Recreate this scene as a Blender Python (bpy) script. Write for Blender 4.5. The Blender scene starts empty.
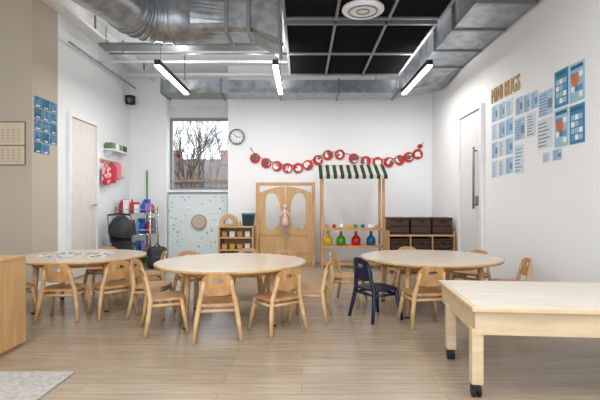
import bpy, bmesh, math, random
from mathutils import Vector, Matrix, Euler
random.seed(7)
scene = bpy.context.scene
F=450.0; CX=302.0; CY=205.0
def PX(x,z): return (x-CX)/F*z
def PH(y,z): return 1.0+(CY-y)/F*z
def lin(c):
    o=[]
    for v in c:
        v=v/255.0
        o.append(v/12.92 if v<=0.04045 else ((v+0.055)/1.055)**2.4)
    return (o[0],o[1],o[2],1)
MATS={}
def mat(name,col,rough=0.5,metal=0.0,col2=None,scale=(8,8,8),nscale=1.0,emit=0.0,bump=0.0,spec=0.5,sharp=False):
    if name in MATS: return MATS[name]
    m=bpy.data.materials.new(name); m.use_nodes=True
    nt=m.node_tree; b=nt.nodes['Principled BSDF']
    c1=lin(col); c2=lin(col2) if col2 else tuple(min(1,v*0.93) for v in c1[:3])+(1,)
    tc=nt.nodes.new('ShaderNodeTexCoord'); mp=nt.nodes.new('ShaderNodeMapping')
    mp.inputs['Scale'].default_value=scale
    nz=nt.nodes.new('ShaderNodeTexNoise'); nz.inputs['Scale'].default_value=nscale
    nz.inputs['Detail'].default_value=5
    rp=nt.nodes.new('ShaderNodeValToRGB')
    rp.color_ramp.elements[0].position=0.35 if not sharp else 0.48
    rp.color_ramp.elements[1].position=0.65 if not sharp else 0.52
    rp.color_ramp.elements[0].color=c2; rp.color_ramp.elements[1].color=c1
    L=nt.links
    L.new(tc.outputs['Object'],mp.inputs['Vector']); L.new(mp.outputs[0],nz.inputs['Vector'])
    L.new(nz.outputs['Fac'],rp.inputs['Fac']); L.new(rp.outputs[0],b.inputs['Base Color'])
    b.inputs['Roughness'].default_value=rough; b.inputs['Metallic'].default_value=metal
    b.inputs['Specular IOR Level'].default_value=spec
    if emit>0:
        b.inputs['Emission Color'].default_value=c1; b.inputs['Emission Strength'].default_value=emit
    if bump>0:
        bp=nt.nodes.new('ShaderNodeBump'); bp.inputs['Strength'].default_value=bump; bp.inputs['Distance'].default_value=0.01
        L.new(nz.outputs['Fac'],bp.inputs['Height']); L.new(bp.outputs[0],b.inputs['Normal'])
    MATS[name]=m; return m

class B:
    def __init__(s,name): s.name=name; s.bm=bmesh.new(); s.mats=[]
    def mi(s,m):
        if m not in s.mats: s.mats.append(m)
        return s.mats.index(m)
    def _fin(s,faces,m,smooth=False):
        i=s.mi(m)
        for f in faces: f.material_index=i; f.smooth=smooth
    def box(s,c,size,m,rot=(0,0,0),bev=0.0):
        M=Matrix.Translation(c)@Euler(rot).to_matrix().to_4x4()@Matrix.Diagonal((*size,1))
        r=bmesh.ops.create_cube(s.bm,size=1,matrix=M); vs=r['verts']
        fs=set(f for v in vs for f in v.link_faces)
        if bev>0:
            es=list(set(e for v in vs for e in v.link_edges))
            rr=bmesh.ops.bevel(s.bm,geom=es,offset=bev,segments=2,affect='EDGES',profile=0.5)
            fs=set(f for f in fs if f.is_valid)|set(rr['faces'])
            for v in rr['verts']:
                for f in v.link_faces: fs.add(f)
        s._fin(fs,m); return s
    def span(s,x0,x1,y0,y1,z0,z1,m,bev=0.0):
        return s.box(((x0+x1)/2,(y0+y1)/2,(z0+z1)/2),(abs(x1-x0),abs(y1-y0),abs(z1-z0)),m,bev=bev)
    def cyl(s,p1,p2,r1,m,r2=None,seg=14):
        p1=Vector(p1);p2=Vector(p2); r2=r1 if r2 is None else r2
        d=p2-p1; q=d.to_track_quat('Z','Y').to_matrix().to_4x4()
        M=Matrix.Translation((p1+p2)/2)@q
        r=bmesh.ops.create_cone(s.bm,cap_ends=True,segments=seg,radius1=r1,radius2=r2,depth=d.length,matrix=M)
        fs=set(f for v in r['verts'] for f in v.link_faces)
        i=s.mi(m)
        for f in fs: f.material_index=i; f.smooth=len(f.verts)==4
        return s
    def sph(s,c,r,m,sc=(1,1,1),rot=(0,0,0),seg=14):
        M=Matrix.Translation(c)@Euler(rot).to_matrix().to_4x4()@Matrix.Diagonal((sc[0],sc[1],sc[2],1))
        r_=bmesh.ops.create_uvsphere(s.bm,u_segments=seg,v_segments=max(6,seg//2+2),radius=r,matrix=M)
        s._fin(set(f for v in r_['verts'] for f in v.link_faces),m,True); return s
    def lathe(s,prof,c,m,seg=16,axis=None):
        rings=[]
        for (r,h) in prof:
            rings.append([s.bm.verts.new(Vector((c[0]+r*math.cos(2*math.pi*k/seg),c[1]+r*math.sin(2*math.pi*k/seg),c[2]+h))) for k in range(seg)])
        fs=[]
        for a,b in zip(rings,rings[1:]):
            for k in range(seg): fs.append(s.bm.faces.new((a[k],a[(k+1)%seg],b[(k+1)%seg],b[k])))
        s._fin(fs,m,True)
        s._fin([s.bm.faces.new(rings[-1]),s.bm.faces.new(list(reversed(rings[0])))],m); return s
    def prism(s,pts,th,M,m,holes=()):
        bm2=bmesh.new(); 
        def loop(p):
            vs=[bm2.verts.new((x,-th/2,z)) for x,z in p]
            return [bm2.edges.new((vs[i],vs[(i+1)%len(vs)])) for i in range(len(vs))]
        es=loop(pts)
        for h in holes: es+=loop(h)
        if holes: fs=[g for g in bmesh.ops.triangle_fill(bm2,edges=es,use_beauty=True)['geom'] if isinstance(g,bmesh.types.BMFace)]
        else: fs=[bm2.faces.new([e.verts[0] for e in es])]
        ex=bmesh.ops.extrude_face_region(bm2,geom=fs)
        for g in ex['geom']:
            if isinstance(g,bmesh.types.BMVert): g.co.y+=th
        bmesh.ops.recalc_face_normals(bm2,faces=bm2.faces)
        bmesh.ops.transform(bm2,matrix=M,verts=bm2.verts)
        i=s.mi(m); mp={}
        for v in bm2.verts: mp[v]=s.bm.verts.new(v.co)
        for f in bm2.faces:
            nf=s.bm.faces.new([mp[v] for v in f.verts]); nf.material_index=i
        bm2.free(); return s
    def tube(s,pts,r,m,seg=12,caps=True):
        pts=[Vector(p) for p in pts]; n=len(pts); rr=r if isinstance(r,list) else [r]*n
        rings=[];up=None
        for i,p in enumerate(pts):
            t=(pts[min(i+1,n-1)]-pts[max(i-1,0)]).normalized()
            if up is None:
                up=Vector((0,0,1)) if abs(t.z)<0.9 else Vector((1,0,0))
            a=t.cross(up).normalized(); b=a.cross(t).normalized(); up=b
            rings.append([s.bm.verts.new(p+rr[i]*(math.cos(2*math.pi*k/seg)*a+math.sin(2*math.pi*k/seg)*b)) for k in range(seg)])
        fs=[]
        for a,b in zip(rings,rings[1:]):
            for k in range(seg): fs.append(s.bm.faces.new((a[k],b[k],b[(k+1)%seg],a[(k+1)%seg])))
        s._fin(fs,m,True)
        if caps: s._fin([s.bm.faces.new(rings[-1]),s.bm.faces.new(rings[0])],m)
        return s
    def loft(s,ra,rb,m,caps=False):
        a=[s.bm.verts.new(p) for p in ra]; b=[s.bm.verts.new(p) for p in rb]; n=len(a)
        fs=[s.bm.faces.new((a[k],b[k],b[(k+1)%n],a[(k+1)%n])) for k in range(n)]
        if caps: fs+=[s.bm.faces.new(a),s.bm.faces.new(b)]
        s._fin(fs,m); return s
    def done(s,loc=(0,0,0),rot=0.0,recalc=True):
        if recalc: bmesh.ops.recalc_face_normals(s.bm,faces=s.bm.faces)
        me=bpy.data.meshes.new(s.name); s.bm.to_mesh(me); s.bm.free()
        for m in s.mats: me.materials.append(m)
        o=bpy.data.objects.new(s.name,me); scene.collection.objects.link(o)
        o.location=loc; o.rotation_euler=(0,0,rot); return o
def inst(o,loc,rot):
    n=bpy.data.objects.new(o.name.split('.')[0],o.data); scene.collection.objects.link(n)
    n.location=loc; n.rotation_euler=(0,0,rot); return n
def sup(w,h,n=3.0,N=32,cx=0,cz=0,top=1.0):
    o=[]
    for k in range(N):
        a=2*math.pi*k/N; c=math.cos(a); q=math.sin(a)
        x=math.copysign(abs(c)**(2/n),c)*w/2; z=math.copysign(abs(q)**(2/n),q)*h/2
        x*=1+(top-1)*(z/h+0.5)
        o.append((x+cx,z+cz))
    return o

# ---------- materials
WALL=mat('wall_paint',(238,240,243),0.7,col2=(235,237,240),nscale=0.6,scale=(1,1,1))
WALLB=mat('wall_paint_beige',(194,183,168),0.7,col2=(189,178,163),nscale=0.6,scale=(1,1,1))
CEIL=mat('ceiling_paint',(236,238,240),0.8)
WHITE=mat('white_gloss',(238,240,242),0.35)
WOOD=mat('birch_wood',(202,158,110),0.42,col2=(178,132,86),scale=(14,14,2.2),nscale=1.6)
WOODL=mat('birch_wood_light',(210,175,130),0.42,col2=(194,156,110),scale=(3,14,14),nscale=1.6)
WOODX=mat('beech_panel',(200,162,114),0.45,col2=(186,146,98),scale=(12,12,1.5),nscale=1.6)
WOODT=mat('table_timber',(212,190,158),0.42,col2=(198,174,140),scale=(3,14,14),nscale=1.6)
TOP=mat('table_laminate',(222,206,184),0.22,col2=(216,199,176),scale=(2,10,2),nscale=1.2)
TOPG=mat('table_laminate_pale',(216,207,196),0.36,col2=(204,194,182),scale=(2,16,2),nscale=1.6)
GALV=mat('galvanised_steel',(172,176,180),0.34,0.8,col2=(138,143,149),scale=(6,6,6),nscale=1.5)
GALVD=mat('galvanised_flange',(130,133,136),0.42,0.7)
BLACK=mat('black_plastic',(22,22,24),0.5)
DGREY=mat('dark_mesh',(22,22,24),0.8,col2=(14,14,16),scale=(60,60,60),nscale=1,spec=0.2)
GREY=mat('grey_metal',(130,133,136),0.45,0.4)
CHROME=mat('chrome',(200,200,205),0.2,0.95)
NAVY=mat('navy_plastic',(22,34,66),0.4,col2=(18,28,56))
def plain(n,c,r=0.5): return mat(n,c,r)
RED=plain('red_paint',(186,22,30)); GREEN=plain('green_plastic',(44,140,60)); BLUE=plain('blue_plastic',(30,90,172)); YEL=plain('yellow_plastic',(216,168,30)); PINK=plain('pink_plastic',(222,70,116))
PAPER=plain('paper_white',(240,240,240),0.8)
# floor planks
fm=bpy.data.materials.new('oak_laminate'); fm.use_nodes=True; nt=fm.node_tree; bs=nt.nodes['Principled BSDF']
tc=nt.nodes.new('ShaderNodeTexCoord'); br=nt.nodes.new('ShaderNodeTexBrick'); L=nt.links
br.inputs['Scale'].default_value=1.0; br.inputs['Brick Width'].default_value=1.2; br.inputs['Row Height'].default_value=0.14
br.inputs['Mortar Size'].default_value=0.0015; br.offset=0.37
br.inputs['Color1'].default_value=lin((174,157,137)); br.inputs['Color2'].default_value=lin((162,145,125)); br.inputs['Mortar'].default_value=lin((128,112,94))
L.new(tc.outputs['Object'],br.inputs['Vector'])
mp=nt.nodes.new('ShaderNodeMapping'); mp.inputs['Scale'].default_value=(1.3,16,1); nz=nt.nodes.new('ShaderNodeTexNoise'); nz.inputs['Scale'].default_value=2.2; nz.inputs['Detail'].default_value=7
L.new(tc.outputs['Object'],mp.inputs[0]); L.new(mp.outputs[0],nz.inputs['Vector'])
rp=nt.nodes.new('ShaderNodeValToRGB'); rp.color_ramp.elements[0].position=0.3; rp.color_ramp.elements[1].position=0.7
rp.color_ramp.elements[0].color=(0.72,0.71,0.70,1); rp.color_ramp.elements[1].color=(1.0,1.0,1.0,1)
mx=nt.nodes.new('ShaderNodeMix'); mx.data_type='RGBA'; mx.blend_type='MULTIPLY'; mx.inputs[0].default_value=1.0
L.new(nz.outputs['Fac'],rp.inputs[0]); L.new(br.outputs['Color'],mx.inputs[6]); L.new(rp.outputs[0],mx.inputs[7]); L.new(mx.outputs[2],bs.inputs['Base Color'])
bs.inputs['Roughness'].default_value=0.26

# ---------- room shell
XL=-3.12; XR=2.28; ZB=7.9; ZW=8.4; H=3.45; Z0=-1.2
B('floor').span(XL-0.9,XR+0.2,Z0,8.7,-0.1,0,fm).done()
B('ceiling').span(XL-0.9,XR+0.2,Z0,8.7,H,H+0.1,CEIL).done()
B('wall_back').span(-1.30,XR+0.15,ZB,ZB+0.65,0,H,WALL).done()
B('wall_right').span(XR,XR+0.15,Z0,ZB,0,H,WALL).done()
w=B('wall_left'); w.span(XL-0.15,XL,5.75,8.6,0,H,WALL); w.done()
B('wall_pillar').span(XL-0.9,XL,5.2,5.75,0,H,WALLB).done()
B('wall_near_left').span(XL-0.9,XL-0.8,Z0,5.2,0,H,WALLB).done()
B('wall_window_side').span(XL,-2.46,8.16,8.6,0,H,WALL).done()
w=B('wall_window'); w.span(-2.46,-1.30,ZW,ZW+0.2,0,1.28,WALL); w.span(-2.46,-1.30,ZW,ZW+0.2,2.82,H,WALL); w.done()
b=B('baseboard_right'); b.span(XR-0.015,XR,Z0,5.58,0,0.09,WHITE); b.span(XR-0.015,XR,6.5,ZB,0,0.09,WHITE); b.done()
B('baseboard_back').span(-1.30,XR-0.015,ZB-0.015,ZB,0,0.09,WHITE).done()
b=B('baseboard_left'); b.span(XL,XL+0.015,5.2,5.92,0,0.09,WHITE); b.span(XL,XL+0.015,6.86,8.16,0,0.09,WHITE); b.done()

# window
WF=mat('window_frame_grey',(140,138,134),0.4)
b=B('window_1')
x0,x1=-2.46,-1.30
for (a,c,h0,h1) in [(x0,x0+.045,1.28,2.62),(x1-.045,x1,1.28,2.62),(x0+.045,x1-.045,1.28,1.32),(x0+.045,x1-.045,2.57,2.62),(x0+.045,x1-.045,1.44,1.465)]:
    b.span(a,c,ZW-0.01,ZW+0.06,h0,h1,WF)
b.span(x0,x1,8.28,ZW+0.0,1.24,1.28,WHITE)
b.span(x0,x1,ZW-0.06,ZW+0.05,2.62,2.82,mat('blind_fabric',(222,224,226),0.8))
gm=bpy.data.materials.new('window_glass'); gm.use_nodes=True; n=gm.node_tree; n.nodes.clear()
o=n.nodes.new('ShaderNodeOutputMaterial'); tr=n.nodes.new('ShaderNodeBsdfTransparent'); gl=n.nodes.new('ShaderNodeBsdfGlossy'); gl.inputs['Roughness'].default_value=0.02
ms=n.nodes.new('ShaderNodeMixShader'); ms.inputs[0].default_value=0.05
n.links.new(tr.outputs[0],ms.inputs[1]); n.links.new(gl.outputs[0],ms.inputs[2]); n.links.new(ms.outputs[0],o.inputs[0])
b.span(x0+.05,x1-.05,ZW+0.02,ZW+0.03,1.33,2.56,gm); b.done()

# patterned panel below window
pm=bpy.data.materials.new('patterned_board'); pm.use_nodes=True; n=pm.node_tree; pb=n.nodes['Principled BSDF']
tcn=n.nodes.new('ShaderNodeTexCoord'); vo=n.nodes.new('ShaderNodeTexVoronoi'); vo.inputs['Scale'].default_value=13
ra=n.nodes.new('ShaderNodeValToRGB'); ra.color_ramp.interpolation='CONSTANT'; ra.color_ramp.elements[0].color=(1,1,1,1); ra.color_ramp.elements[1].color=(0,0,0,1); ra.color_ramp.elements[1].position=0.24
rc=n.nodes.new('ShaderNodeValToRGB'); rc.color_ramp.interpolation='CONSTANT'
cs=[(140,198,210),(232,190,130),(110,164,204),(248,248,248),(216,156,146)]
rc.color_ramp.elements[0].color=lin(cs[0]); rc.color_ramp.elements[1].position=0.3; rc.color_ramp.elements[1].color=lin(cs[1])
for p,c in zip((0.42,0.6,0.88),cs[2:]):
    e=rc.color_ramp.elements.new(p); e.color=lin(c)
mm=n.nodes.new('ShaderNodeMix'); mm.data_type='RGBA'; mm.inputs[6].default_value=lin((222,234,236))
sp=n.nodes.new('ShaderNodeSeparateColor')
n.links.new(tcn.outputs['Object'],vo.inputs['Vector']); n.links.new(vo.outputs['Distance'],ra.inputs[0]); n.links.new(vo.outputs['Color'],sp.inputs[0]); n.links.new(sp.outputs[0],rc.inputs[0])
n.links.new(ra.outputs[0],mm.inputs[0]); n.links.new(rc.outputs[0],mm.inputs[7]); n.links.new(mm.outputs[2],pb.inputs['Base Color']); pb.inputs['Roughness'].default_value=0.5
b=B('patterned_screen'); b.span(-2.44,-1.36,8.22,8.26,0.0,1.16,pm)
b.span(-2.45,-1.35,8.21,8.27,1.16,1.19,WHITE)
b.cyl((PX(199,8.2),8.185,PH(222,8.2)),(PX(199,8.2),8.22,PH(222,8.2)),0.14,WOOD,seg=28)
b.cyl((PX(199,8.2),8.178,PH(222,8.2)),(PX(199,8.2),8.2,PH(222,8.2)),0.118,mat('speckled_mirror',(205,195,180),0.3,col2=(170,160,150),nscale=20),seg=28)
b.done()

# outside
BRK=mat('outside_brick',(140,102,84),0.9,col2=(112,82,68),scale=(3,3,3))
b=B('outside_building'); b.span(-13,-1.5,24,30,-1,2.7,BRK); 
b.prism([(-5.8,0),(5.8,0),(5.2,0.9),(-5.2,0.9)],3.0,Matrix.Translation((-7.2,27,2.7)),mat('roof_slate',(112,104,104),0.8))
for k in range(6):
    for h in (.2,1.5): b.span(-11.5+1.5*k,-10.9+1.5*k,23.93,24.02,h,h+.8,mat('dark_pane',(60,66,74),0.2))
for k in range(3): b.span(-10.2+2.8*k,-9.7+2.8*k,25.4,25.9,3.3,4.1,BRK)
b.done()
B('outside_ground').span(-20,10,8.75,40,-1.2,-1.0,mat('outside_grass',(110,116,84),0.9)).done()
b=B('outside_railing')
for k in range(14): b.cyl((-4.2+0.25*k,11,-0.99),(-4.2+0.25*k,11,1.52),0.015,BLACK,seg=6)
b.span(-4.3,-0.9,10.97,11.03,1.5,1.56,BLACK); b.done()
BARK=mat('tree_bark',(70,60,52),0.9)
def tree(x,y,s):
    b=B('outside_tree')
    def br(p,d,l,r,n):
        q=p+d*l; b.cyl(p,q,r,BARK,r2=r*0.7,seg=5)
        if n==0: return
        for k in range(3):
            dd=(d+Vector((random.uniform(-.6,.6),random.uniform(-.6,.6),random.uniform(-.1,.5)))).normalized()
            br(q,dd,l*random.uniform(.6,.82),r*.58,n-1)
    br(Vector((x,y,-1.0)),Vector((0,0,1)),1.9*s,0.09*s,5); b.done()
tree(-4.7,19,1.05); tree(-5.9,23,1.05); tree(-3.9,20,1.0)

# ---------- doors
def door(name,xw,sgn,z0,z1,ht,leafc):
    b=B(name); e=0.055; xw=xw+sgn*.001
    a,c=(xw,xw+sgn*0.045)
    b.span(a,c,z0,z0+e,0,ht,WHITE,); b.span(a,c,z1-e,z1,0,ht,WHITE); b.span(a,c,z0+e,z1-e,ht-e,ht,WHITE)
    b.span(a,xw+sgn*0.022,z0+e+.008,z1-e-.008,0.01,ht-e-.008,leafc,)
    b.span(xw+sgn*0.001,xw+sgn*0.008,z0+e,z1-e,0.005,ht-e,GREY)
    return b
DW=mat('door_white',(226,227,228),0.4)
b=door('door_1',XR,-1,5.62,6.46,2.28,DW)
b.cyl((XR-.07,5.80,0.95),(XR-.07,5.80,1.75),0.014,GREY); 
for h in (1.0,1.7): b.cyl((XR-.07,5.80,h),(XR-.02,5.80,h),0.01,GREY)
b.span(XR-.028,XR-.02,5.76,5.85,1.0,1.12,GREY)
b.done()
b=door('door_2',XL,1,5.96,6.82,2.24,mat('door_pale',(228,223,216),0.45))
b.cyl((XL+.02,6.68,1.0),(XL+.07,6.68,1.0),0.012,CHROME); b.cyl((XL+.07,6.68,1.0),(XL+.07,6.56,1.0),0.011,CHROME); b.done()

# ---------- posters / papers
def ang_wall(b,x1,x2,yt,yb,m,xw,sgn,t=0.004,off=0.0):
    za=F*abs(xw)/abs(x1-CX); zb=F*abs(xw)/abs(x2-CX)
    ht=PH(yt,za); hb=PH(yb,za)
    b.span(xw+sgn*off,xw+sgn*(off+t),min(za,zb),max(za,zb),hb,ht,m); return (min(za,zb),max(za,zb),hb,ht)
INK=[plain('ink_blue',(110,150,196),.8),plain('ink_grey',(130,136,148),.8),plain('ink_teal',(96,170,196),.8)]
SHEET=[plain('sheet_white',(214,222,232),.8),plain('sheet_blue',(178,202,228),.8)]
TEAL=plain('poster_teal',(50,134,176),0.7); TEAL2=plain('poster_pale',(156,196,214),0.7)
ORG=plain('poster_orange',(222,104,40),0.7)
b=B('wall_papers')
S=[(492,498,107,123,1),(499,505,104,120,1),(506,513,101,117,0),(492,498,125,141,0),(499,505,123,139,1),(506,513,120,136,1),(492,498,143,159,1),(499,505,141,157,0),(506,513,139,155,1),(492,498,161,178,0),(499,505,160,176,0),(506,513,158,174,1),
(516,523,99,116,1),(524,530,96,113,1),(531,538,93,110,1),(515,525,120,141,1),(527,536,114,138,0),(515,524,146,174,0),
(539,553,94,118,1),(538,553,121,150,0),(543,551,153,163,0),(553,562,150,161,1)]
for i,(x1,x2,yt,yb,s) in enumerate(S):
    z0,z1,h0,h1=ang_wall(b,x1,x2,yt,yb,SHEET[s],XR,-1,t=0.003)
    ik=INK[i%3]; n=7; dh=(h1-h0)/(n+1)
    for k in range(n):
        w=random.uniform(.55,.85)*(z1-z0-.02)
        if s: w=min(w,(z1-z0)*.55)
        b.span(XR-.0045,XR-.003,z1-.012-w,z1-.012,h0+dh*(k+.6),h0+dh*(k+.6)+dh*.35,ik)
    if s: b.span(XR-.0045,XR-.003,z0+.01,z0+.01+(z1-z0)*.3,h0+dh*2,h0+dh*5,INK[(i+1)%3])
b.done()
for (x1,x2,yt,yb,m) in [(555,568.5,73,109,TEAL),(555,568.5,111,148,TEAL2),(570,585,66,104,TEAL2),(570,585,107,145,TEAL)]:
    b=B('wall_poster'); z0,z1,h0,h1=ang_wall(b,x1,x2,yt,yb,m,XR,-1,t=0.004)
    b.span(XR-.006,XR-.004,z0+.02,z1-.02,h1-.05,h1-.02,plain('poster_header',(30,96,136),.7))
    for r in range(4):
        for c in range(3):
            w=(z1-z0-.04)/3; hh=(h1-h0-.1)/4
            col=[PAPER,TEAL2 if m is TEAL else TEAL,TEAL2,PAPER,TEAL2,INK[0]][(r*5+c*2+(m is TEAL))%6]
            b.span(XR-.006,XR-.004,z0+.02+c*w+.005,z0+.02+(c+1)*w-.005,h0+.03+r*hh,h0+.03+(r+1)*hh-.012,col)
    if m is TEAL2: b.cyl((XR-.006,z0+.12,h0+.18),(XR-.009,z0+.12,h0+.18),.05,ORG,seg=16)
    b.done()
GOLD=mat('gold_card',(176,136,72),0.5)
cu=bpy.data.curves.new('wall_lettering','FONT'); cu.body="MINI BUGS"; cu.size=0.27; cu.extrude=0.006; cu.space_character=1.05
to=bpy.data.objects.new('wall_lettering',cu); scene.collection.objects.link(to); cu.materials.append(GOLD)
zt=F*XR/(492-CX); to.location=(XR-0.008,zt,PH(104,zt)); to.rotation_euler=(math.radians(90),0,math.radians(-90))
to.scale=(0.52,0.9,1)

b=B('wall_calendar'); zc=5.2
b.span(PX(-12,zc),PX(25,zc),zc-.006,zc-.0005,PH(165,zc),PH(122,zc),mat('calendar_paper',(216,202,180),0.8))
CI=plain('calendar_ink',(180,162,136),.8); CE=plain('calendar_edge',(104,86,66),.8)
for r in range(2):
    for k in range(5): b.span(PX(-10,zc),PX(22,zc),zc-.008,zc-.006,PH(130+r*20+k*2.8,zc)-.004,PH(130+r*20+k*2.8,zc),CI)
    for k in range(6): b.span(PX(-8+k*5.4,zc),PX(-8+k*5.4,zc)+.004,zc-.0085,zc-.006,PH(142+r*20,zc),PH(128+r*20,zc),CI)
for y in (122,145.5,165): b.span(PX(-12,zc),PX(25,zc),zc-.009,zc-.006,PH(y+.5,zc),PH(y-.5,zc),CE)
b.span(PX(25,zc),PX(25.8,zc),zc-.009,zc-.001,PH(165,zc),PH(122,zc),CE)
b.done()
b=B('blue_picture_cards')
BL=[mat('card_blue',(30,88,136),0.7,col2=(90,150,180),scale=(1,12,12),nscale=1.6),mat('card_teal',(38,126,142),0.7,col2=(26,70,120),scale=(1,12,12),nscale=1.6),mat('card_pale',(104,152,178),0.7,col2=(42,94,144),scale=(1,12,12),nscale=1.6)]
for r in range(5):
    for c in range(3):
        if (r,c)==(4,2): continue
        z0=5.24+c*0.165; h=2.28-r*0.135
        b.span(XL,XL+.004,z0,z0+.15,h-.125,h,BL[(r+c)%3]); b.span(XL+.004,XL+.006,z0+.04,z0+.11,h-.112,h-.1,PAPER)
b.done()

# ---------- clock
b=B('wall_clock'); zc=ZB; c=(PX(237,zc),zc,PH(137,zc))
def ring(b,c,r,t,d,m,seg=32):
    pts=sup(2*r,2*r,2,seg); pin=sup(2*(r-t),2*(r-t),2,seg)
    b.prism(pts,d,Matrix.Translation(c),m,[pin])
ring(b,(c[0],zc-.025,c[2]),0.135,0.016,0.045,mat('clock_rim',(70,78,92),0.4))
b.cyl((c[0],zc-.002,c[2]),(c[0],zc-.02,c[2]),0.122,PAPER,seg=32)
for k in range(12):
    a=math.pi*k/6; b.box((c[0]+.1*math.sin(a),zc-.023,c[2]+.1*math.cos(a)),(.008,.004,.022),BLACK,rot=(0,a,0))
b.box((c[0]-.02,zc-.026,c[2]+.02),(.01,.004,.07),BLACK,rot=(0,-.8,0)); b.box((c[0]+.03,zc-.028,c[2]-.005),(.008,.004,.09),BLACK,rot=(0,1.7,0)); b.done()

# ---------- garland
b=B('red_disc_garland')
P=[(255,158),(266,163),(277,166),(287.5,168),(298,168),(308,165),(318,160),(328,155),(340,154.5),(354,158.5),(366,161),(378,162),(389,162),(400,160),(409,157),(418,154)]
pts=[(PX(x,7.86),7.885,PH(y-3,7.86)) for x,y in [(250,150)]+P+[(424,145)]]
b.tube(pts,0.006,plain('string',(120,60,50)),seg=6)
SNOW=mat('disc_print',(238,234,230),0.6,col2=(110,84,70),scale=(1,1,1),nscale=11,sharp=True)
for i,(x,y) in enumerate(P):
    X=PX(x,7.86); Hh=PH(y,7.86); r=.09
    b.cyl((X,7.895,Hh),(X,7.872,Hh),r,RED,seg=20)
    o=.02*math.sin(i*2.3)
    b.cyl((X+o,7.873,Hh+.012*math.cos(i)),(X+o,7.866,Hh+.012*math.cos(i)),r*.6,SNOW,seg=12)
b.sph((PX(420,7.86),7.86,PH(146,7.86)),.035,RED,sc=(1.3,.6,1)); b.done()

# ---------- playhouse panel
def arch(cx,z0,z1,w,n=10):
    r=w/2; pts=[(cx-r,z0),(cx+r,z0)]
    for k in range(n+1):
        a=math.pi*k/n; pts.append((cx+r*math.cos(a),z1-r+r*math.sin(a)))
    return pts
b=B('play_door_panel'); zp=7.4; xa,xb=PX(256,zp),PX(315,zp); hw=(xb-xa)
b.span(xa,xa+.055,zp-.04,zp+.04,0,1.37,WOOD,.006); b.span(xb-.055,xb,zp-.04,zp+.04,0,1.37,WOOD,.006)
b.span(xa+.055,xb-.055,zp-.035,zp+.035,1.32,1.37,WOOD,.006); b.span(xa+.055,xb-.055,zp-.035,zp+.035,0.0,.04,WOOD)
w2=(hw-.11)/2
for k in range(2):
    cx=xa+.055+w2*(k+.5); ww=w2-.016
    outer=[(-ww/2,.05),(ww/2,.05)]
    s=1 if k==0 else -1
    top=[(ww/2 - ww*i/10, 1.30-0.10*((i/10.0) if s==1 else (1-i/10.0))**2) for i in range(11)]
    outer+=top
    hole=[(x+s*0.012*math.sin(z*9),z) for x,z in sup(.27,.60,2.7,28,0,.90,top=.86)]
    b.prism(outer,.02,Matrix.Translation((cx,zp,0)),WOODX,[hole])
    for h in (.2,.5): b.span(cx-ww/2+.03,cx+ww/2-.03,zp-.018,zp-.009,h,h+.018,WOOD)
b.sph((0-.05,zp-.03,.62),.018,WOOD)
for x in (xa+.03,xb-.03): b.span(x-.025,x+.025,zp-.2,zp+.2,0,.035,WOOD,.005)
b.done()
b=B('hanging_doll'); x=PX(285,7.3)
b.cyl((x,7.345,1.13),(x,7.345,.98),0.004,PINK,seg=6)
CL=plain('doll_cloth',(222,190,186),.9)
b.lathe([(.005,.3),(.03,.27),(.025,.2),(.05,.1),(.075,0)],(x,7.315,.66),CL,seg=10); b.sph((x,7.315,.97),.04,plain('doll_skin',(224,186,164)))
b.cyl((x-.02,7.315,.66),(x-.03,7.315,.55),.016,CL,seg=8); b.cyl((x+.02,7.315,.66),(x+.03,7.315,.55),.016,CL,seg=8)
b.cyl((x-.03,7.315,.9),(x-.09,7.315,.78),.014,CL,seg=8); b.cyl((x+.03,7.315,.9),(x+.09,7.315,.78),.014,CL,seg=8); b.done()

# ---------- market stall
b=B('market_stall'); z0,z1=7.1,7.5; xa,xb=PX(321,z0),PX(385,z0); 
for x in (xa,xb-.04):
    for z in (z0,z1-.04): b.span(x,x+.04,z,z+.04,0,1.62 if z>z0 else 1.46,WOOD,.004)
for h in (.07,.34,.62):
    b.span(xa+.04,xb-.04,z0+.02,z1-.02,h-.012,h+.012,WOODL); b.span(xa+.04,xb-.04,z0,z0+.02,h-.02,h+.02,WOOD)
STR=[plain('canopy_green',(32,46,40),.8),plain('canopy_white',(190,190,180),.8)]
n=19; w=(xb-xa+.06)/n
for k in range(n):
    x=xa-.03+k*w; m=STR[k%2]
    ra_=[(x,z0-.06,1.46),(x+w,z0-.06,1.46),(x+w,z1-.1,1.645),(x,z1-.1,1.645)]
    b.loft(ra_,[(p[0],p[1],p[2]+.012) for p in ra_],m,caps=True)
    b.span(x,x+w,z0-.066,z0-.058,1.41,1.47,m)
b.span(xa-.03,xb+.03,z1-.1,z1-.07,1.63,1.66,WOOD); b.done()
BC=[(328,plain('glass_yellow',(206,184,36),.2)),(341,plain('glass_green',(64,150,44),.2)),(356,plain('glass_red',(196,22,32),.2)),(371,plain('glass_teal',(14,100,150),.2))]
for x,m in BC:
    X=PX(x,7.25); b=B('toy_bottle'); b.lathe([(.06,0),(.075,.015),(.075,.1),(.05,.14),(.024,.165),(.022,.2),(.028,.21)],(X,7.25,.353),m); b.lathe([(.02,0),(.026,.005),(.02,.02)],(X,7.25,.562),WOOD); b.done()
b=B('toy_food'); cols=[WOOD,RED,PAPER,YEL,GREEN,BLUE,PAPER,WOODX]
for k in range(8):
    X=xa+.1+k*.115; 
    if k%3==0: b.span(X-.035,X+.035,7.18,7.26,.633,.69,cols[k],.008)
    else: b.sph((X,7.22,.633+.03),.035,cols[k],sc=(1,1,.86))
b.done()

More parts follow.
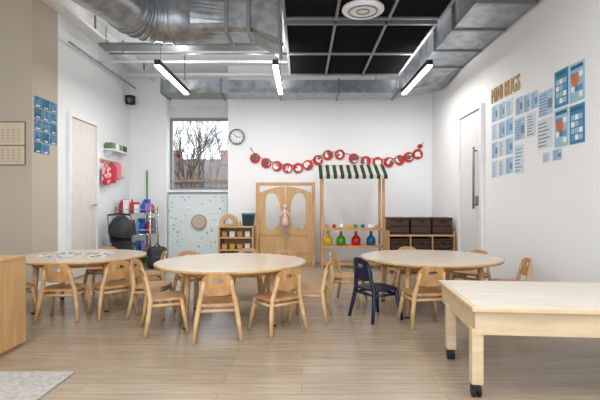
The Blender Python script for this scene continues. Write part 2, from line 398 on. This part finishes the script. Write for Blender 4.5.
# ---------- cubby with baskets
z0,z1=6.6,7.03; xa,xb=PX(388,z0)+.0,XR-.03
b=B('storage_cubby')
for x in (xa,xb-.025): b.span(x,x+.025,z0,z1,0,.62,WOOD,.004)
for h in (.05,.31,.54): b.span(xa+.025,xb-.025,z0,z1,h,h+.022,WOODL)
b.span(xa+.025,xb-.025,z1-.02,z1-.001,0.072,.54,WOODX)
for k in (1,2):
    x=xa+.0125+k*(xb-xa-.025)/3; b.span(x-.009,x+.009,z0,z1-.02,.072,.31,WOOD); b.span(x-.009,x+.009,z0,z1-.02,.332,.54,WOOD)
b.done()
WICK=mat('wicker_brown',(92,66,50),0.7,col2=(56,38,30),scale=(10,10,50),nscale=1.5,bump=.8)
WICKD=mat('wicker_dark',(40,28,22),0.8)
def basket(x,z,h,w,d,ht):
    b=B('wicker_basket'); t=.014
    b.span(-w/2,w/2,0,d,0,.012,WICK)
    for a in ((-w/2,-w/2+t,0,d),(w/2-t,w/2,0,d),(-w/2+t,w/2-t,0,t),(-w/2+t,w/2-t,d-t,d)): b.span(*a,.012,ht,WICK)
    for k in range(3):
        hh=.03+k*(ht-.04)/2; b.cyl((-w/2,-.004,hh),(w/2,-.004,hh),.008,WICKD,seg=6)
    for a,c in (((-w/2,0),(w/2,0)),((w/2,0),(w/2,d)),((w/2,d),(-w/2,d)),((-w/2,d),(-w/2,0))):
        b.cyl((a[0],a[1],ht),(c[0],c[1],ht),.011,WICK,seg=8)
    b.span(-.04,.04,-.006,0.002,ht-.06,ht-.035,WICKD)
    b.done((x,z,h))
cw=(xb-xa-.025)/3
for k in range(3):
    cx=xa+.0125+(k+.5)*cw
    basket(cx,z0+.04,.563,cw-.04,.34,.24); basket(cx,z0+.03,.333,cw-.06,.34,.16); basket(cx,z0+.03,.073,cw-.06,.34,.17)

# ---------- low shelf near the window
z0,z1=7.25,7.6; xa,xb=PX(218,z0),PX(254,z0)-.01
b=B('low_wooden_shelf')
for x in (xa,xb-.025): b.span(x,x+.025,z0,z1,0,.66,WOODX,.004)
for h in (.05,.26,.46,.635): b.span(xa+.025,xb-.025,z0,z1,h,h+.02,WOODL)
b.span(xa+.025,xb-.025,z1-.015,z1-.001,.07,.635,WOODX); b.done()
b=B('wooden_toy_blocks')
b.prism(arch(0,0,.19,.28),.14,Matrix.Translation((xa+.15,z0+.14,.661)),WOODX,[arch(0,.025,.12,.15)])
b.box((xa+.33,z0+.08,.661+.04),(.05,.09,.08),WOODL,bev=.005); b.done()
b=B('storage_bin'); b.loft([(xb-.19,z0+.12,.661),(xb-.02,z0+.12,.661),(xb-.02,z0+.3,.661),(xb-.19,z0+.3,.661)],[(xb-.2,z0+.1,.84),(xb,z0+.1,.84),(xb,z0+.32,.84),(xb-.2,z0+.32,.84)],plain('bin_black',(30,40,54)),caps=True)
b.span(xb-.205,xb+.0,z0+.09,z0+.33,.84,.865,plain('bin_lid',(30,120,150))); b.done()
b=B('shelf_toys')
for i,h in enumerate((.071,.281,.481)):
    for k in range(4):
        m=[WOOD,PAPER,WOODX,YEL,WOOD,PAPER][(i*2+k)%6]; b.box((xa+.09+k*.125,z0+.12,h+.045),(.085,.1,.088),m,bev=.008)
b.done()

# ---------- trolley left back
b=B('utility_trolley'); z0,z1=7.35,7.75; xa,xb=-3.05,-2.48
for x in (xa,xb):
    for z in (z0,z1): b.cyl((x,z,.06),(x,z,.97),.012,CHROME); b.cyl((x-.012,z,.03),(x+.012,z,.03),.03,BLACK)
for h in (.16,.52,.86):
    for (p,q) in (((xa,z0),(xb,z0)),((xb,z0),(xb,z1)),((xb,z1),(xa,z1)),((xa,z1),(xa,z0))):
        b.cyl((*p,h),(*q,h),.008,CHROME,seg=8); b.cyl((*p,h+.07),(*q,h+.07),.006,CHROME,seg=8)
    b.span(xa,xb,z0,z1,h-.004,h+.004,GREY)
b.done()
b=B('trolley_supplies')
LIL=plain('box_lilac',(150,120,190)); SKY=plain('box_sky',(110,180,220))
cc=[RED,BLUE,PINK,PAPER,LIL,SKY,RED,plain('box_grey',(120,120,125)),BLUE,PAPER,YEL]
j=0
for i,h in enumerate((.165,.525,.865)):
    for row,dy in enumerate((.1,.29)):
        for k in range(6):
            j+=1; X=xa+.06+k*.09; m=cc[(j*3+i)%11]; hh=random.uniform(.1,.26)
            if (i+k+row)%2: b.box((X,z0+dy,h+hh/2),(.078,.14,hh),m,bev=.008)
            else: b.lathe([(.035,0),(.038,.01),(.038,hh*.7),(.015,hh*.85),(.015,hh)],(X,z0+dy,h),m,seg=12)
b.done()
# pushchair
FAB=mat('pushchair_fabric',(30,31,36),0.6,col2=(44,46,52),scale=(6,6,6))
b=B('pushchair')
for s in (-1,1):
    x=s*.17
    for y in (-.22,.24):
        b.cyl((x-.015*1,y,.07),(x+.015,y,.07),.07,BLACK,seg=20); b.cyl((x-.02,y,.07),(x+.02,y,.07),.025,GREY)
    b.tube([(x,-.22,.07),(x,-.05,.3),(x,.18,.62),(x,.34,.84)],.011,GREY,seg=8)
    b.tube([(x,.24,.07),(x,.05,.34),(x,-.08,.42)],.011,GREY,seg=8)
b.tube([(-.17,.34,.84),(0,.36,.86),(.17,.34,.84)],.013,BLACK,seg=8)
b.box((0,-.03,.31),(.31,.28,.05),FAB,rot=(.12,0,0),bev=.02)
b.box((0,.15,.50),(.31,.05,.42),FAB,rot=(-.5,0,0),bev=.02)
b.box((0,-.22,.18),(.26,.03,.22),FAB,rot=(.3,0,0),bev=.01)
rings=[]
for i in range(9):
    a=math.radians(-15+i*17); rings.append([(.18*math.cos(math.pi*k/10),.15-.27*math.sin(math.pi*k/10)*math.cos(a),.58+.27*math.sin(math.pi*k/10)*math.sin(a)) for k in range(11)])
vr=[[b.bm.verts.new(p) for p in r] for r in rings]; fs=[]
for r1,r2 in zip(vr,vr[1:]):
    for k in range(10): fs.append(b.bm.faces.new((r1[k],r1[k+1],r2[k+1],r2[k])))
b._fin(fs,FAB,True)
for i in (0,4,8): b.tube(rings[i],.007,BLACK,seg=6)
b.tube([(-.16,-.14,.42),(0,-.2,.44),(.16,-.14,.42)],.012,BLACK,seg=8)
b.done((-2.72,6.82,0),math.radians(30))
BAG=mat('black_bag_fabric',(30,30,34),0.55,col2=(48,48,54),scale=(6,6,6))
b=B('black_backpack'); b.box((0,0,.17),(.3,.18,.34),BAG,bev=.06); b.box((0,-.1,.12),(.22,.06,.18),BAG,bev=.025); b.tube([(-.05,0,.33),(0,0,.40),(.05,0,.33)],.012,BLACK,seg=6)
for s in (-1,1): b.tube([(s*.09,.08,.31),(s*.1,.13,.2),(s*.09,.08,.05)],.014,BLACK,seg=6)
b.done((-2.30,7.15,0),.3)
# broom
b=B('broom'); b.cyl((-2.76,8.02,.1),(-2.80,8.13,1.62),.014,GREEN); b.span(-2.92,-2.60,7.99,8.05,.06,.1,GREEN); 
for k in range(14): b.cyl((-2.905+k*.022,8.02,.06),(-2.91+k*.023,8.015,0.0),.01,plain('bristle',(60,140,70)),seg=5)
b.done()
# wall shelf & hanging things
b=B('wall_shelf'); b.span(XL,XL+.16,7.05,7.75,1.86,1.885,WHITE); 
for z in (7.15,7.65): b.prism([(0,0),(.14,0),(0,-.12)],.02,Matrix.Translation((XL,z,1.86)),WHITE)
b.span(XL,XL+.02,6.95,7.7,1.66,1.72,WOOD)
for k in range(5): b.cyl((XL+.02,7.02+k*.15,1.69),(XL+.06,7.02+k*.15,1.7),.008,CHROME,seg=8)
b.done()
b=B('shelf_boxes'); 
for k in range(4): b.box((XL+.08,7.14+k*.16,1.886+.05),(.11,.13,.1),[plain('box_olive',(96,130,84)),PAPER,plain('box_green',(110,150,110)),plain('box_dark',(70,66,62))][k],bev=.006)
b.done()
b=B('hanging_bag'); RB=mat('bag_red_pattern',(206,40,60),.8,col2=(236,200,204),nscale=2,sharp=True)
for (z,h0,w_,m) in ((7.0,1.30,.17,RB),(7.2,1.34,.16,plain('bag_red',(206,50,74),.8)),(7.4,1.40,.14,plain('bag_pink',(226,130,150),.8)),(7.58,1.44,.12,plain('bag_cream',(226,214,206),.8))):
    b.tube([(XL+.05,z-.03,h0+.28),(XL+.055,z,1.69),(XL+.05,z+.03,h0+.28)],.006,m,seg=6)
    b.box((XL+.075,z,h0+.15),(.1,w_*1.1,.28),m,bev=.03)
b.done()
b=B('wall_speaker'); b.box((XL+.09,7.95,PH(100,7.95)),(.12,.12,.16),BLACK,bev=.01,rot=(0,0,-.4)); b.cyl((XL,7.95,PH(96,7.95)),(XL+.06,7.95,PH(96,7.95)),.014,BLACK); b.cyl((XL+.1,7.88,PH(100,7.95)-.02),(XL+.11,7.87,PH(100,7.95)-.02),.045,GREY); b.done()

# ---------- tables
def round_table(cx,cz,r,h=.5):
    b=B('round_table')
    b.cyl((0,0,h-.024),(0,0,h-.003),r,WOODX,seg=56); b.cyl((0,0,h-.0035),(0,0,h),r-.008,TOP,seg=56)
    b.tube([( (r*.72)*math.cos(a),(r*.72)*math.sin(a),h-.05) for a in [2*math.pi*k/32 for k in range(33)]],.026,WOOD,seg=6,caps=False)
    for k in range(4):
        a=math.pi/4+k*math.pi/2+.12; x,y=r*.72*math.cos(a),r*.72*math.sin(a)
        b.cyl((x*1.05,y*1.05,0),(x,y,h-.024),.02,WOODL,r2=.027); b.cyl((x*1.05,y*1.05,0),(x*1.05,y*1.05,.015),.022,BLACK)
    b.done((cx,cz,0))
round_table(-.63,4.03,.665); round_table(-2.19,4.5,.6); round_table(1.24,4.38,.665)

# ---------- chairs
def chair(name,m,m2,hb=.50):
    b=B(name); sh=.27
    b.prism(sup(.31,.29,4.5),.018,Matrix.Translation((0,0,sh))@Matrix.Rotation(math.radians(90),4,'X'),m)
    for s in (-1,1):
        b.tube([(s*.172,-.17,0),(s*.152,-.14,.15),(s*.132,-.125,sh),(s*.108,-.145,.38),(s*.098,-.165,hb-.05)],[.014,.018,.019,.016,.012],m2,seg=10)
        b.tube([(s*.172,.15,0),(s*.152,.125,.15),(s*.135,.105,sh-.01)],[.014,.018,.019],m2,seg=10)
        b.cyl((s*.142,-.125,sh-.045),(s*.142,.108,sh-.045),.012,m2,seg=8)
    b.cyl((-.138,.11,sh-.045),(.138,.11,sh-.045),.012,m2,seg=8); b.cyl((-.138,-.125,sh-.045),(.138,-.125,sh-.045),.012,m2,seg=8)
    N=36; cz=(hb+.335)/2+.004; hh=hb-.335; th=.014
    outer=sup(.265,hh,3.0,N,top=.82); inner=sup(.08,.034,2.4,N,cz=hh*.16)
    R=5; F_=[];K=[]
    for j in range(R):
        t=j/(R-1); f=[];k=[]
        for i in range(N):
            x=outer[i][0]*(1-t)+inner[i][0]*t; z=outer[i][1]*(1-t)+inner[i][1]*t
            y=-.172-.22*(z)+ 1.2*x*x
            f.append(b.bm.verts.new((x,y,cz+z))); k.append(b.bm.verts.new((x,y+th,cz+z)))
        F_.append(f);K.append(k)
    fs=[]
    for j in range(R-1):
        for i in range(N):
            n=(i+1)%N
            fs.append(b.bm.faces.new((F_[j][i],F_[j][n],F_[j+1][n],F_[j+1][i]))); fs.append(b.bm.faces.new((K[j][i],K[j+1][i],K[j+1][n],K[j][n])))
    for i in range(N):
        n=(i+1)%N; fs.append(b.bm.faces.new((F_[0][i],K[0][i],K[0][n],F_[0][n]))); fs.append(b.bm.faces.new((F_[-1][i],F_[-1][n],K[-1][n],K[-1][i])))
    b._fin(fs,m)
    return b
CH=[(-.64,3.42,10),(-.20,3.62,38),(.07,3.98,80),(-1.10,3.62,-66),(-1.36,4.12,-92),(-1.15,4.74,-148),(-.22,4.86,168),(-.62,5.0,180),
 (-2.10,3.98,6),(-2.62,4.06,-32),(-1.74,4.13,42),(-1.64,4.80,115),(-2.3,5.2,185),
 (1.03,3.80,8),(.48,4.66,-112),(1.95,4.25,82),(1.82,4.85,130),(1.25,5.2,178)]
base=None
for x,z,r in CH:
    if base is None: base=chair('child_chair',WOOD,WOODL).done((x,z,0),math.radians(r))
    else: inst(base,(x,z,0),math.radians(r))
chair('navy_child_chair',NAVY,NAVY,hb=.54).done((.66,4.00,0),math.radians(-62))

# papers on left table
b=B('table_papers')
for (x,z,r) in ((-2.5,4.45,.2),(-2.3,4.25,-.3),(-2.25,4.6,.5),(-2.0,4.4,.1),(-2.42,4.7,-.2),(-2.05,4.68,.8)):
    b.box((x,z,.502),(.2,.15,.002),mat('worksheet',(236,236,240),.7,col2=(110,114,124),scale=(10,10,1),nscale=2,sharp=True),rot=(0,0,r))
b.done()

# ---------- foreground activity table
b=B('activity_table'); W,D,ht=1.25,.85,.478
b.span(0,W,0,D,ht-.024,ht,WOODT,.004); b.span(.022,W-.022,.022,D-.022,ht,ht+.003,TOPG)
ap=.12; t0=ht-.024-ap; t1=ht-.024
b.span(.02,W-.02,.025,.05,t0,t1,WOODT); b.span(.02,W-.02,D-.05,D-.025,t0,t1,WOODT)
b.span(.02,.045,.05,D-.05,t0,t1,WOODT); b.span(W-.045,W-.02,.05,D-.05,t0,t1,WOODT)
for x in (.035,W-.035):
    for z in (.06,D-.22):
        b.box((x,z,.215),(.06,.06,.29),WOODT,bev=.006)
        b.cyl((x,z,.04),(x,z,.075),.012,GREY); b.box((x,z,.052),(.04,.05,.03),BLACK,bev=.006)
        b.cyl((x-.022,z+.008,.032),(x-.006,z+.008,.032),.032,BLACK,seg=20); b.cyl((x+.006,z+.008,.032),(x+.022,z+.008,.032),.032,BLACK,seg=20)
b.done((.868,2.29,0),math.radians(-5.5))

# ---------- foreground cabinet and rug
b=B('low_cabinet'); xa,xb,za,zb=-2.55,-1.97,2.3,3.21
b.span(xa,xb,za,zb,.62,.645,WOODX,.004); b.span(xb-.02,xb,za,zb,.03,.62,WOODX); b.span(xa,xa+.02,za,zb,.03,.62,WOODX)
b.span(xa+.02,xb-.02,za,za+.02,.03,.62,WOODX); b.span(xa+.02,xb-.02,zb-.02,zb,.03,.62,WOODX); b.span(xa+.02,xb-.02,za+.02,zb-.02,.03,.05,WOODX)
b.span(xa+.03,xb-.03,za+.03,zb-.03,0,.03,WOOD); b.done()
RUG=mat('grey_rug',(178,175,172),.95,col2=(152,148,144),scale=(40,40,40),nscale=1,bump=.4)
b=B('rug'); b.box((-1.65,1.65,.006),(.6,2.06,.012),RUG,bev=.004); b.done()

# ---------- ceiling services
def grille(name,xa,xb,za,zb,h,cols,rows):
    b=B(name); t=.03
    b.span(xa,xb,za,za+t,h,h+.06,GREY); b.span(xa,xb,zb-t,zb,h,h+.06,GREY); b.span(xa,xa+t,za+t,zb-t,h,h+.06,GREY); b.span(xb-t,xb,za+t,zb-t,h,h+.06,GREY)
    b.span(xa+t,xb-t,za+t,zb-t,h+.03,h+.05,DGREY)
    for k in range(1,cols): x=xa+(xb-xa)*k/cols; b.span(x-.014,x+.014,za,zb,h-.004,h+.04,GREY)
    for k in range(1,rows): z=za+(zb-za)*k/rows; b.span(xa,xb,z-.025,z+.025,h-.006,h+.04,GREY)
    n=26
    for k in range(n):
        z=za+t+(zb-za-2*t)*(k+.5)/n; b.box(((xa+xb)/2,z,h+.02),(xb-xa-2*t,.004,.022),DGREY,rot=(.5,0,0))
    for x in (xa+.1,xb-.1):
        for z in (za+.1,zb-.1): b.cyl((x,z,h+.05),(x,z,H),.006,GALVD,seg=6)
    return b
grille('suspended_return_grille',-.2,1.5,4.98,6.95,3.0,3,2).done()
grille('suspended_return_grille',-.2,1.5,3.0,4.86,3.0,3,2).done()
b=B('ceiling_diffuser'); X=PX(363,4.5); 
b.lathe([(.20,0),(.21,.01),(.21,.03),(.1,.05),(.1,.055)],(X,4.5,2.935),WHITE,seg=32)
for r in (.06,.1,.14,.18): b.tube([(X+r*math.cos(a),4.5+r*math.sin(a),2.933) for a in [2*math.pi*k/28 for k in range(29)]],.008,GREY if r in(.06,.14) else WHITE,seg=6,caps=False)
b.done()
def duct(b,xa,xb,za,zb,ha,hb,axis,step=.6):
    b.span(xa,xb,za,zb,ha,hb,GALV)
    e=.018
    if axis=='y':
        n=max(1,int((zb-za)/step))
        for k in range(n+1): z=za+(zb-za)*k/n; b.span(xa-e,xb+e,z-.015,z+.015,ha-e,hb+e,GALVD)
    else:
        n=max(1,int((xb-xa)/step))
        for k in range(n+1): x=xa+(xb-xa)*k/n; b.span(x-.015,x+.015,za-e,zb+e,ha-e,hb+e,GALVD)
b=B('back_air_duct')
duct(b,-2.2,1.5,7.05,7.5,2.76,2.96,'x',.75)
b.loft([(1.5,7.05,2.76),(1.5,7.5,2.76),(1.5,7.5,2.96),(1.5,7.05,2.96)],[(1.95,6.75,2.82),(2.22,7.15,2.82),(2.22,7.15,3.2),(1.95,6.75,3.2)],GALV)
b.loft([(1.95,6.75,2.82),(2.22,7.15,2.82),(2.22,7.15,3.2),(1.95,6.75,3.2)],[(1.66,6.32,2.93),(2.22,6.32,2.93),(2.22,6.32,3.3),(1.66,6.32,3.3)],GALV)
for x in (-1.9,-.4,1.2): b.cyl((x,7.3,2.96),(x,7.3,H),.008,GALVD,seg=6)
b.done()
b=B('side_air_duct'); duct(b,1.66,2.22,3.6,6.29,2.93,3.3,'y',.62)
for z in (4,5.4): b.cyl((1.94,z,3.3),(1.94,z,H),.008,GALVD,seg=6)
b.done()
b=B('round_air_duct'); R=.25
path=[(-2.2,3.4,3.14),(-2.05,4.2,3.14),(-1.92,4.7,3.14)]+[(-1.9+.4*(1-math.cos(a))+.0,4.85+.4*math.sin(a),3.14) for a in [math.pi/2*k/6 for k in range(0,7)]]+[(-1.25,5.25,3.14)]
b.tube(path,R,GALV,seg=28)
for i in range(3,len(path)-1): 
    p=Vector(path[i]); t=(Vector(path[i+1])-Vector(path[i-1])).normalized()
    b.cyl(p-t*.01,p+t*.01,R+.012,GALV,seg=28)
for f in (0.15,.4,.65,.9):
    p=Vector(path[0]).lerp(Vector(path[1]),f); t=(Vector(path[1])-Vector(path[0])).normalized(); b.cyl(p-t*.008,p+t*.008,R+.008,GALV,seg=28)
N=28
ca=[(-1.25,5.25+R*math.cos(2*math.pi*k/N),3.14+R*math.sin(2*math.pi*k/N)) for k in range(N)]
def sq(x,y0,y1,h0,h1):
    o=[]
    for k in range(N):
        a=2*math.pi*k/N; c,s=math.cos(a),math.sin(a); m=max(abs(c),abs(s)); o.append((x,(y0+y1)/2+c/m*(y1-y0)/2,(h0+h1)/2+s/m*(h1-h0)/2))
    return o
b.loft(ca,sq(-.85,5.05,5.5,2.96,3.32),GALV); b.loft(sq(-.85,5.05,5.5,2.96,3.32),sq(-.6,5.05,5.5,2.96,3.32),GALV)
b.span(-.87,-.83,5.03,5.52,2.94,3.34,GALVD); b.span(-.62,-.58,5.03,5.52,2.94,3.34,GALVD)
b.loft(sq(-.58,5.05,5.5,2.96,3.32),sq(-.26,5.0,5.6,2.80,3.4),GALV,caps=True)
b.span(-.27,-.24,4.98,5.54,2.79,3.42,GALVD)
b.done()
b=B('pipework')
b.cyl((XL,6.9,3.2),(-.2,6.9,3.2),.022,WHITE); b.cyl((XL+.3,6.6,3.22),(-.2,6.6,3.22),.014,GALV); b.cyl((XL,7.6,3.2),(XR,7.6,3.2),.03,WHITE)
b.cyl((XL+.45,3.5,3.25),(XL+.45,8.1,3.25),.02,WHITE); b.cyl((XL+.12,8.1,3.1),(XL+.12,5.8,3.1),.016,GALV)
for k in range(5): b.span(XL+.44,XL+.46,4+k*.9,4.02+k*.9,3.25,H,GALVD)
b.done()
b=B('cable_tray'); z=6.1
b.span(-2.75,-.25,z,z+.2,3.16,3.17,GALVD); b.span(-2.75,-.25,z-.01,z,3.16,3.2,GALVD); b.span(-2.75,-.25,z+.2,z+.21,3.16,3.2,GALVD)
for x in (-2.7,-1.9,-1.0,-.35): b.cyl((x,z+.1,3.17),(x,z+.1,H),.006,GALVD,seg=6)
b.done()
b=B('ceiling_beam'); b.span(XL,-2.3,4.0,4.18,3.3,H,CEIL); b.span(-2.9,-2.75,4.2,8.0,3.34,H,CEIL);b.done()

# ---------- linear pendant lights with added upward fill
LED=mat('led_strip',(255,246,230),.5,emit=9)
def area(n,loc,rot,sx,sy,p,c):
    l=bpy.data.lights.new(n,'AREA'); l.shape='RECTANGLE'; l.size=sx; l.size_y=sy; l.energy=p; l.color=c
    o=bpy.data.objects.new(n,l); scene.collection.objects.link(o); o.location=loc; o.rotation_euler=rot; return o
def lamp(x,za,zb,h,top):
    b=B('linear_pendant_light')
    b.span(-.035,.035,za,zb,h+.012,h+.075,BLACK); b.span(-.032,.032,za+.01,zb-.01,h-.006,h+.014,LED)
    for z in (za+.15,zb-.15): b.cyl((0,z,h+.07),(0,z,top),.003,BLACK,seg=6)
    b.done((x,0,0))
    zc=(za+zb)/2; L=zb-za-.05
    area('pendant_downlight',(x,zc,h-.012),(0,0,0),.05,L,17,(1,.98,.95))
    area('fill_uplight',(x,zc,h+.085),(math.pi,0,0),.05,L,9,(1,.99,.97))  # upward fill added above each pendant to brighten ceiling and upper walls
for x in (-1.79,-.33,1.58): lamp(x,5.55,7.0,2.72,H)
for x in (-1.79,-.33,1.3): lamp(x,.6,2.1,2.72,H)  # unseen pendants above the view, added to brighten the near room

# ---------- world & lights
wd=bpy.data.worlds.new('sky'); scene.world=wd; wd.use_nodes=True
bg=wd.node_tree.nodes['Background']; bg.inputs[0].default_value=(0.87,0.935,1.0,1); bg.inputs[1].default_value=2.3
cam=bpy.data.cameras.new('camera'); cam.lens=27; cam.sensor_width=36; cam.shift_x=-2/600; cam.shift_y=5/600; cam.clip_start=.05
co=bpy.data.objects.new('camera',cam); scene.collection.objects.link(co); co.location=(0,0,1); co.rotation_euler=(math.radians(90),0,0); scene.camera=co
scene.view_settings.view_transform='Standard'; scene.view_settings.exposure=0.28
